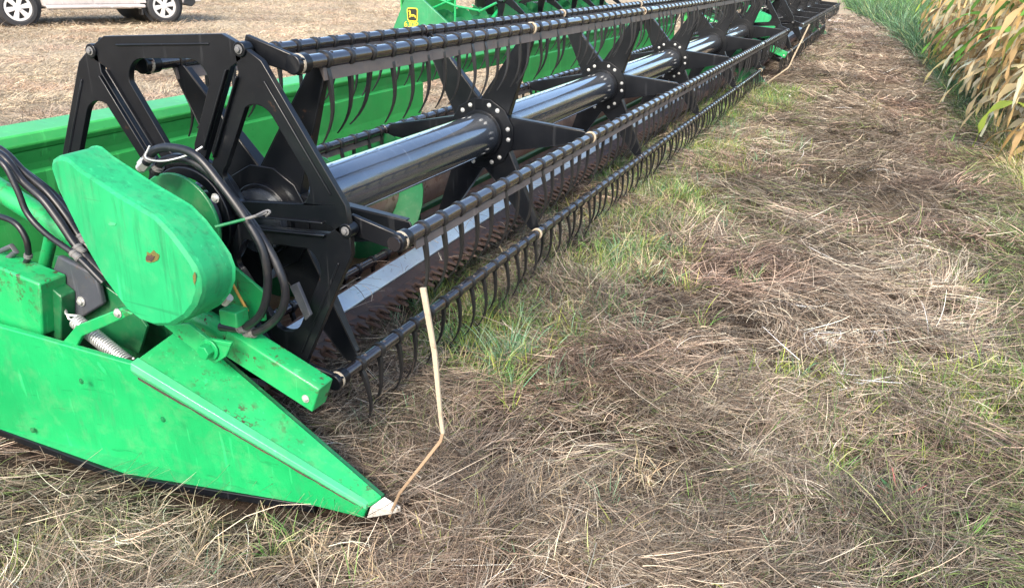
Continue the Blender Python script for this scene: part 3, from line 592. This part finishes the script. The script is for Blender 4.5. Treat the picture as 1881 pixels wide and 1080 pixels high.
    # spring, strap and the works between the outer panel and the end sheet
    A, B = at(140, 590, 1.47), at(236, 668, 1.45); ax = (B-A).normalized(); u = ax.orthogonal().normalized(); v = ax.cross(u); m = MB(); pts = []
    for i in range(26*12+1):
        a = 2*math.pi*i/12; pts.append(A+(B-A)*(i/(26*12))+(u*math.cos(a)+v*math.sin(a))*.019)
    m.tube(pts, .0036, 6); m.tube(spline([A+u*.019, A-ax*.03+v*.01, A-ax*.055-v*.006+u*.004, A-ax*.04-v*.02-u*.01, A-ax*.02-v*.018], 6), .0036, 6); obj('tension_spring', m, M['zinc'], par)
    m = MB(); s1 = px([(113, 630), (140, 598), (222, 566), (244, 577), (150, 618), (137, 642)], 1.41); m.prism(s1, (0, .014, 0)); st = obj('spring_strap', m, M['green_chip'], par, .003)
    m = MB(); m.bolt(at(217, 575, 1.409), (0, -1, 0), .009, .008); obj('bolt', m, M['zinc'], st)
    m = MB(); m.prism(px([(100, 560), (100, 470), (160, 475), (185, 520), (240, 560), (270, 600), (255, 650), (140, 600)], 1.55), (0, .01, 0)); obj('drive_plate', m, M['green_dark'], par, .002)
    m = MB(); m.prism(px([(95, 500), (105, 470), (175, 505), (188, 560), (140, 590), (120, 545)], 1.52), (0, .02, 0)); dp = obj('gearbox_cover', m, M['greydark'], par, .006)
    for q in ((112, 513), (150, 553), (128, 535)):
        m = MB(); m.bolt(at(*q, 1.519), (0, -1, 0), .01, .01); obj('bolt', m, M['zinc'], dp)
    m = MB(); a = px([(-80, 470), (0, 492), (72, 522), (78, 618), (0, 600), (-80, 580)], 1.43); m.prism(a, (0, .09, 0)); obj('drive_guard', m, M['green_chip'], par, .006)
    m = MB(); m.prism(px([(82, 520), (112, 545), (112, 625), (82, 618)], 1.47), (0, .05, 0)); obj('guard_flange', m, M['green_dark'], par, .004)
    m = MB(); m.tube(px([(0, 462), (22, 452), (30, 462), (10, 478)], 1.5), .008, 10); obj('guard_latch', m, M['greydark'], par)
    m = MB(); m.hull([q+Vector((0, 0, -.012)) for q in px([(531, 519), (545, 512), (570, 572), (560, 582)], 1.70)], [q+Vector((0, .012, -.012)) for q in px([(531, 519), (545, 512), (570, 572), (560, 582)], 1.70)]); obj('brace_bar', m, M['greydark'], par, .002)
    m = MB(); m.box((-2.55, 6.6, .10), (.5, 9.9, .06)); obj('rear_skid', m, M['green_dark'], par, .004)

h1 = thing('combine_header', 'green combine header with black reel, its pointed divider in the foreground', 'combine header', group='combine headers parked in the field')
header(h1)
h3 = thing('combine_header', 'combine header beyond the nearest one, its black reel bars ending beside tall weeds', 'combine header', (.05, 10.9, 0), group='combine headers parked in the field')
header(h3, False)

# ---------------------------------------------------------------- second header with the deer emblem
def header_two():
    YE = 11.2; h = thing('combine_header', 'green combine header parked behind, its end plate bearing a yellow deer emblem', 'combine header', (0, 0, 0), group='combine headers parked in the field')
    p = [(722, 112), (721, 55), (742, 2), (752, -14), (768, -8), (822, 42), (838, 70), (842, 121)]
    m = MB(); m.prism([at(x, y, YE) for x, y in p], (0, .05, 0)); ep = obj('end_plate', m, M['green'] if False else M['green_dark'], h, .008)
    ep.data.materials[0] = M['green_end']
    # emblem: black shield-shaped badge with yellow border and leaping deer
    c = at(757.5, 27.5, YE-.003); ux = Vector((1, 0, 0)); uz = Vector((0, 0, 1)); k = .0088
    def rr(wd, hg, r, y):
        out = []
        for cx, cz, a in ((wd-r, hg-r, 0), (-wd+r, hg-r, 90), (-wd*.94+r, -hg+r, 180), (wd*.94-r, -hg+r, 270)):
            for i in range(6): f = R_(a+18*i); out.append(c+ux*(cx+r*math.cos(f))*k+uz*(cz+r*math.sin(f))*k+Vector((0, y, 0)))
        return out
    m = MB(); m.prism(rr(10.6, 11, 4, 0), (0, .003, 0)); em = obj('emblem', m, M['yellow'], ep)
    m = MB(); m.prism(rr(9, 9.4, 3.2, -.003), (0, .003, 0)); obj('emblem_field', m, M['decalblack'], em)
    deer = [(-6.5, 6.5), (-5, 7.5), (-3.5, 5.5), (-2.8, 3), (-3.6, 1), (-1, .2), (3, .2), (5.8, -1), (6.6, -3.5), (8, -6.2), (5.2, -4.2), (3.4, -2.4), (1, -3), (-2.2, -2.8), (-4.5, -5), (-5.8, -4.6), (-4.5, -2), (-5.8, -.5), (-5.6, 2.2), (-5.2, 4.2), (-7.4, 4.6)]
    m = MB(); m.prism([c+ux*x*k+uz*z*k+Vector((0, -.006, 0)) for x, z in deer], (0, .003, 0)); obj('emblem_deer', m, M['yellow'], em)
    tc = bpy.data.curves.new('model_number', 'FONT'); tc.body = '630R'; tc.size = .125; tc.align_x = 'CENTER'; tc.extrude = .001
    to = bpy.data.objects.new('model_number', tc); C.objects.link(to); dg = bpy.context.evaluated_depsgraph_get()
    me = bpy.data.meshes.new_from_object(to.evaluated_get(dg)); bpy.data.objects.remove(to)
    me.materials.clear(); me.materials.append(M['yellow'])
    t = bpy.data.objects.new('model_number', me); C.objects.link(t); t.parent = ep; t.location = at(756, 51, YE-.004); t.rotation_euler = (R_(90), 0, 0)
    XB = -6.72; x0 = at(836, 121, YE).x
    m = MB(); m.prism([(XB, YE+.06, 1.02), (XB-.02, YE+.06, 1.02), (XB-.02, YE+.06, .2), (XB, YE+.06, .2)], (0, 1.75, 0)); m.prism([(XB, YE+3.2, 1.02), (XB-.02, YE+3.2, 1.02), (XB-.02, YE+3.2, .2), (XB, YE+3.2, .2)], (0, 5.9, 0)); obj('back_sheet', m, M['green_light'], h)
    m = MB(); m.prism([(XB, YE+.05, 1.03), (XB-.14, YE+.05, 1.03), (XB-.14, YE+.05, 1.16), (XB, YE+.05, 1.16)], (0, 9.1, 0)); obj('top_beam', m, M['green'], h, .006)
    m = MB(); m.prism([(x0, YE+.05, .06), (x0, YE+.05, .20), (x0-.12, YE+.05, .24), (XB, YE+.05, .2), (XB, YE+.05, .1)], (0, 9.1, 0)); obj('trough_floor', m, M['green_dark'], h, .004)  # front lip in darkened green, its shade put into the colour
    m = MB(); m.tube([(XB+.36, YE+.06, .46), (XB+.36, YE+9.1, .46)], .16, 24); obj('auger_tube', m, M['green_dark'], h)
    m = MB(); n = 260; vs = []
    for i in range(n+1):
        y = YE+.1+8.9*i/n; a = 2*math.pi*(y-YE)/.6
        for r in (.15, .30): vs += [(XB+.36+r*math.cos(a), y-.004, .46+r*math.sin(a)), (XB+.36+r*math.cos(a), y+.004, .46+r*math.sin(a))]
    m.add(vs, [q for i in range(n) for q in ((i*4, i*4+2, i*4+6, i*4+4), (i*4+1, i*4+5, i*4+7, i*4+3), (i*4+2, i*4+3, i*4+7, i*4+6))]); obj('auger_flight', m, M['green_dark'], h)
    for pts in ([(795, -6), (838, 12), (880, 20)], [(790, 18), (838, -4)], [(880, 22), (912, 6)], [(836, -10), (836, 42)]):
        m = MB(); m.tube([at(x, y, YE+.5) for x, y in pts], .018, 8); obj('frame_brace', m, M['green'], h)
    m = MB(); m.prism([atx(x, y, -6.35) for x, y in ((872, -30), (930, -30), (905, 34), (872, 20))], (.03, 0, 0)); obj('feeder_opening_shade', m, M['decalblack'], h)  # dark sheet standing in for the unlit feeder opening
    m = MB(); m.tube([atx(868, 10, -6.3), atx(906, 36, -6.3)], .016, 8); obj('frame_brace', m, M['green_ridge'], h)
    m = MB(); m.prism([atx(x, y, -6.1) for x, y in ((938, -60), (950, -60), (950, 36), (903, 38), (925, 10))], (-.06, 0, 0)); obj('gusset_plate', m, M['green'], h, .004)
    cx, cz, ya, yb = -6.0, .95, YE+2.1, YE+9.1
    m = MB(); m.tube([(cx, ya, cz), (cx, yb, cz)], .1, 24); obj('reel_tube', m, M['tube'], h)
    tm = tine_mb(); rest = MB()
    for a in [q+.35 for q in ANG]:
        P = Vector((cx+RR*math.cos(a), 0, cz+RR*math.sin(a))); obj('reel_bat', bat_mb(P, ya, yb), [M['skylit_bar'], M['strap']], h)
        y = ya+.1
        while y < yb: rest.add([v+Vector((P.x, y, P.z)) for v in tm.v], tm.f); y += .1144
        for Y in (ya+.05, ya+1.9, ya+3.8, ya+5.7):
            e = Vector((math.cos(a), 0, math.sin(a))); t = Vector((-e.z, 0, e.x)); o = Vector((cx, Y, cz))
            m = MB(); m.prism([o+e*.1-t*.07, o+e*.52-t*.03, o+e*.52+t*.03, o+e*.1+t*.07], (0, .03, 0)); obj('reel_arm', m, M['black'], h, .003)
    obj('tine', rest, M['tine'], h)['kind'] = 'stuff'
M['green_end'] = painted('end_plate_green', (.02, .2, .075), wear=.78, rough=.4, dusty=.1)
M['skylit_bar'] = painted('sky_reflection_bar', (.16, .18, .21), rough=.25, wear=.65)  # black reel bars coloured paler for the sky reflected on their tops
header_two()

# ---------------------------------------------------------------- pickup truck
def pickup():
    A, B = atz(40, 51), atz(306, 44); d = (B-A); wb = d.length; ang = math.atan2(d.y, d.x)
    t = thing('pickup_truck', 'white double cab pickup truck parked on the mown field behind the headers', 'truck', (A.x-math.sin(ang)*1.80, A.y+math.cos(ang)*1.80, 0), rz=ang)
    paint = painted('white_car_paint', (.52, .47, .45), rust=(.5, .45, .4), rough=.25, wear=.8, dusty=.25, coat=.6)
    dark = mat('black_plastic', (.02, .02, .022), .6); glass = mat('window_glass', (.02, .03, .035), .05, 0, .8); rim = mat('alloy_rim', (.72, .7, .68), .3, .3); tyre = mat('tyre_rubber', (.028, .028, .03), .8)
    wr = .36; yr = -1.86
    def arch(x, r): return [(x+r*math.cos(R_(a)), wr+.02+r*math.sin(R_(a))) for a in range(176, -1, -16)]
    low = .40; ar = .45
    side = [(-1.12, .62), (-1.12, .50), (-.62, .46)]+arch(0, ar)+[(ar+.03, .36), (.62, .31), (2.30, .31), (wb-ar-.04, .36)]+arch(wb, ar)+[(wb+.55, .42), (wb+.86, .44), (wb+.9, .72), (wb+.84, .98), (wb+.5, 1.06), (wb-.35, 1.12), (-1.12, 1.12)]
    m = MB(); prof = side; n = len(prof); rings = []
    for y, ins in ((0, .045), (-.04, 0), (-1.72, 0), (-1.76, .045)):
        cx = 1.2; rings.append([Vector((cx+(x-cx)*(1-ins*.25), y, .75+(z-.75)*(1-ins*1.0))) for x, z in prof])
    for a, b in zip(rings[:-1], rings[1:]): m.add(a+b, [(j, (j+1) % n, (j+1) % n+n, j+n) for j in range(n)])
    m.add(rings[0], [tuple(range(n))]); m.add(rings[-1], [tuple(range(n-1, -1, -1))])
    body = obj('body', m, paint, t, .012)
    m = MB(); b0 = [(.45, 1.11), (2.75, 1.11)]; top = [(.62, 1.74), (2.0, 1.76)]
    m.hull([Vector((.42, -.06, 1.115)), Vector((2.85, -.06, 1.115)), Vector((2.85, -1.70, 1.115)), Vector((.42, -1.70, 1.115))], [Vector((.62, -.22, 1.75)), Vector((2.02, -.22, 1.75)), Vector((2.02, -1.54, 1.75)), Vector((.62, -1.54, 1.75))])
    obj('cab', m, paint, t, .05)
    for x0, x1, x2, x3 in ((.60, 1.38, 1.36, .70), (1.46, 2.42, 1.94, 1.44)):
        m = MB()
        for s in (0, 1):
            yb_, yt = (-1.69, -1.565) if s == 0 else (-.07, -.195)
            q = [Vector((x0, yb_, 1.17)), Vector((x1, yb_, 1.17)), Vector((x2, yt, 1.68)), Vector((x3, yt, 1.68))]; m.prism(q, (0, -.006 if s == 0 else .006, 0))
        obj('window', m, glass, t)
    m = MB(); m.prism([Vector((2.80, -.16, 1.16)), Vector((2.80, -1.6, 1.16)), Vector((2.10, -1.48, 1.7)), Vector((2.10, -.28, 1.7))], (.02, 0, .02)); obj('windscreen', m, glass, t)
    for x0, x1 in ((.5, 1.38), (1.42, 2.45)):
        m = MB(); m.prism([(x0, -1.764, .42), (x1, -1.764, .42), (x1, -1.764, 1.1), (x0, -1.764, 1.1)], (0, -.006, 0)); dr = obj('door', m, paint, t, .004)
        m = MB(); m.box((x0+.14, -1.785, .92), (.2, .03, .035)); obj('handle', m, paint, dr, .006)
    m = MB(); m.prism([(1.02, -1.771, .50), (1.31, -1.771, .50), (1.31, -1.771, .72), (1.02, -1.771, .72)], (0, -.004, 0)); obj('dark_panel', m, mat('dark_blue_panel', (.02, .025, .045), .3), t)
    m = MB(); m.tube([(.5, -1.80, .36), (2.4, -1.80, .36)], .035, 12); 
    for x in (.6, 2.3): m.box((x, -1.72, .33), (.06, .12, .05))
    obj('side_step', m, paint, t, .003)
    m = MB(); m.box((wb-.47, -1.70, .30), (.03, .2, .24)); m.box((wb-.56, -1.72, .33), (.1, .1, .05)); obj('mud_flap', m, dark, t, .006)
    m = MB(); m.prism([(wb+.42, -1.775, .40), (wb+.62, -1.775, .34), (wb+.72, -1.76, .42), (wb+.70, -1.76, .52), (wb+.48, -1.775, .52)], (0, 1.79, 0)); obj('front_valance', m, dark, t, .01)
    m = MB(); m.prism([(wb+.50, -1.79, .53), (wb+.92, -1.72, .50), (wb+.98, -1.66, .62), (wb+.93, -1.66, .78), (wb+.5, -1.79, .78)], (0, 1.72, 0)); obj('front_bumper', m, paint, t, .03)
    for x in (0, wb):                                                     # dark wheel wells
        m = MB(); m.tube([(x, -1.70, wr+.03), (x, -.06, wr+.03)], ar-.01, 24); obj('wheel_well', m, dark, t)
    m = MB(); m.box((1.4, -.88, .36), (3.6, .7, .12)); obj('chassis', m, dark, t)
    for x in (0, wb):
        for y, s in ((-1.70, -1), (-.06, 1)):
            w_ = thing_part('wheel', t, (x, y, wr))
            m = MB(); prof = [(.245, -.10), (.27, -.118), (.33, -.112), (.352, -.09), (.36, -.05), (.36, .05), (.352, .09), (.33, .112), (.27, .118), (.245, .10)]; k = 40
            vs = [(r*math.cos(2*math.pi*j/k), yy, r*math.sin(2*math.pi*j/k)) for r, yy in prof for j in range(k)]
            m.add(vs, [(i*k+j, i*k+(j+1) % k, ((i+1) % len(prof))*k+(j+1) % k, ((i+1) % len(prof))*k+j) for i in range(len(prof)) for j in range(k)]); obj('tyre', m, tyre, w_)
            m = MB(); yo = s*.10; m.ring((0, yo-s*.02 if s > 0 else yo, 0), (0, 1, 0), .20, .247, .02, 36); m.tube([(0, yo-s*.03, 0), (0, yo+s*.004, 0)], .062, 20)
            for i in range(6):
                a = R_(60*i+12); e = Vector((math.cos(a), 0, math.sin(a))); q = Vector((-e.z, 0, e.x)); o = Vector((0, yo-s*.004, 0))
                m.prism([o+e*.03-q*.03, o+e*.21-q*.052, o+e*.21+q*.052, o+e*.03+q*.03], (0, -s*.02, 0))
            obj('rim', m, rim, w_, .004)
            m = MB(); m.tube([(0, yo-s*.09, 0), (0, yo-s*.05, 0)], .24, 30); obj('brake_drum', m, mat('brake', (.03, .028, .026), .7), w_)
def thing_part(name, par, loc):
    o = bpy.data.objects.new(name, None); C.objects.link(o); o.parent = par; o.location = loc; return o
pickup()

# ---------------------------------------------------------------- corn
def corn_meshes(seed, green=False):
    g = np.random.default_rng(seed); random.seed(seed)
    H = g.uniform(1.9, 2.3); st = MB(); pts = [Vector((.03*math.sin(i*1.3+seed), .03*math.cos(i*1.7+seed), H*i/7-.02)) for i in range(8)]
    st.tube(pts, [.016-.0015*i for i in range(8)], 8)
    V, Fc, T = [], [], []
    dry = [(.82, .59, .27), (.87, .69, .38), (.70, .46, .19), (.90, .78, .50), (.48, .33, .16)]
    def leaf(z, a, ln, wd, up0, droop, col, roll):
        k = 12; p = Vector((0, 0, z)); el = up0; vs = []; tgt = g.choice([-1.55, -1.5, -1.5, -1.4, -1.2])
        for i in range(k+1):
            t = i/k; e = Vector((math.cos(a)*math.cos(el), math.sin(a)*math.cos(el), math.sin(el))); s_ = Vector((-math.sin(a), math.cos(a), 0)); n_ = s_.cross(e)
            rl = roll*t+.5*math.sin(t*8+z*7); s2 = s_*math.cos(rl)+n_*math.sin(rl); ww = wd*(min(1, .45+t*2.6) if t < .3 else 1-((t-.3)/.7)**1.15)*.5+.002
            ru = .013*math.sin(t*19+a*3)
            vs += [p-s2*ww+n_*ru, p+n_*(-.35*ww), p+s2*ww-n_*ru]; p = p+e*(ln/k); el += (tgt+.25*math.sin(t*9+a*2)-el)*droop*(.2+t)/k; a += g.normal(0, .1)
        b = len(V); V.extend(vs)
        for i in range(k):
            q = b+i*3; Fc.extend([(q, q+1, q+4, q+3), (q+1, q+2, q+5, q+4)])
        c = np.clip(np.array(col)*g.uniform(.7, 1.35), .01, .93)
        for i in range(k+1): T.extend([(*(c*(1-.15*(i/k))), 1)]*3)
    nl = 14; a = g.uniform(0, 6.28)
    for i in range(nl):
        z = .18+(H-.35)*i/(nl-1); a += math.pi+g.normal(0, .5)
        gcol = [(.25, .46, .05), (.42, .55, .10), (.14, .32, .06)]
        is_g = green and g.uniform() < .55 or g.uniform() < .09
        leaf(z, a, g.uniform(.65, 1.15), g.uniform(.04, .085), g.uniform(.3, 1.2) if not is_g else g.uniform(.6, 1.1), g.uniform(4., 7.5), gcol[g.integers(3)] if is_g else dry[g.integers(5)], g.normal(0, .8))
    for j in range(8): leaf(g.uniform(.35, 1.2), g.uniform(0, 6.28), g.uniform(.45, .8), .055, g.uniform(.2, 1.0), g.uniform(5, 8), dry[g.integers(5)], g.normal(0, 1.5))
    me = bpy.data.meshes.new('leaves'); me.from_pydata([tuple(v) for v in V], [], Fc); at_ = me.attributes.new('tint', 'FLOAT_COLOR', 'POINT')
    at_.data.foreach_set('color', np.array(T, np.float32).ravel()); me.materials.append(M['cornleaf']); me.shade_smooth()
    ear = MB()
    for (z, a) in ((H*.5, a+.4),):
        o = Vector((.02*math.cos(a), .02*math.sin(a), z)); e = Vector((math.cos(a)*.6, math.sin(a)*.6, -.55)).normalized()
        ear.tube([o+e*.22*t for t in (0, .1, .35, .7, .92, 1.0)], [.010, .024, .031, .026, .013, .004], 10)
    return st, me, ear
husk = painted('dry_husk', (.55, .40, .22), rust=(.3, .2, .1), rough=.7, coat=0, wear=.6)
stalkm = painted('dry_stalk', (.42, .3, .14), rust=(.2, .12, .06), rough=.7, coat=0, wear=.6)
def corn():
    kinds = []
    for s in range(7):
        st, lm, er = corn_meshes(s+3, s >= 5); grn = s >= 5
        t = thing('corn_plant', '', 'corn plant', (0, 0, 0), 'corn plants at the field edge'); obj('stalk', st, stalkm, t)
        o = bpy.data.objects.new('leaves', lm); C.objects.link(o); o.parent = t; obj('ear', er, husk, t); kinds.append(t)
    used = set(); spots = []
    for row in range(4):
        x = 1.64+row*.62; y = 7.6+row*.1 if row else 8.0; x00 = x
        while y < 20.5+row*1.5:
            x = x00-.04*max(0, min(y, 16)-8)
            spots.append((x+random.gauss(0, .05), y+random.gauss(0, .04), row)); y += .2+.014*max(0, y-12)
    spots.insert(0, (1.36, 8.05, 0)); spots.insert(1, (1.62, 7.55, 0))
    for i, (x, y, row) in enumerate(spots):
        k = 5 if i == 0 else 6 if i == 1 else int(RNG.choice([0, 1, 2, 3, 4, 5], p=[.2, .2, .2, .2, .16, .04])); src = kinds[k]
        if k in used:
            t = src.copy(); C.objects.link(t)
            for ch in src.children: c = ch.copy(); C.objects.link(c); c.parent = t
        else: t = src; used.add(k)
        t.location = (x, y, 0); s = random.uniform(.88, 1.12); t.scale = (s, s, s); t.rotation_euler = (random.gauss(0, .05), random.gauss(0, .05)-.05, random.uniform(0, 6.28))
        t['label'] = ('corn plant with fresh green leaves hanging at the near corner of the dry corn' if i == 0 else 'corn plant with green leaves at the right edge, nearest of the stand' if i == 1 else
                      'half green corn plant standing among the dry ones' if k >= 5 else 'dry tan corn plant with drooping papery leaves in the stand on the right')
    for j, k in enumerate(kinds):
        if j not in used:
            for ch in list(k.children): bpy.data.objects.remove(ch)
            bpy.data.objects.remove(k)
corn()

# ---------------------------------------------------------------- small red stemmed weeds
def weed(px_, py_, label, s):
    q = atz(px_, py_); t = thing('weed', label, 'weed', (q.x, q.y, float(gh(q.x, q.y))), 'red weeds in the cut grass')
    m = MB()
    for a, e in ((.3, .6), (2.2, .9), (3.6, .5)):
        d = Vector((math.cos(a)*math.cos(e), math.sin(a)*math.cos(e), math.sin(e))); m.tube([Vector(), d*.06*s, d*.11*s+Vector((0, 0, .005))], [.005*s, .004*s, .002*s], 7)
    obj('stem', m, mat('red_stem', (.3, .1, .085), .7), t)
    m = MB()
    for a in (.8, 2.6, 4.6):
        d = Vector((math.cos(a), math.sin(a), .5)).normalized(); u = Vector((-d.y, d.x, 0)); m.add([d*.03*s, d*.06*s+u*.014*s, d*.1*s, d*.06*s-u*.014*s], [(0, 1, 2, 3)])
    obj('leaves', m, mat('weed_leaf', (.28, .09, .08) if s < .8 else (.05, .13, .045), .6), t)
weed(1650, 915, 'forked red stemmed weed with green leaves in the cut grass, right foreground', .8)
weed(1552, 958, 'small red leaved weed in the cut grass, left of the forked one', .5)
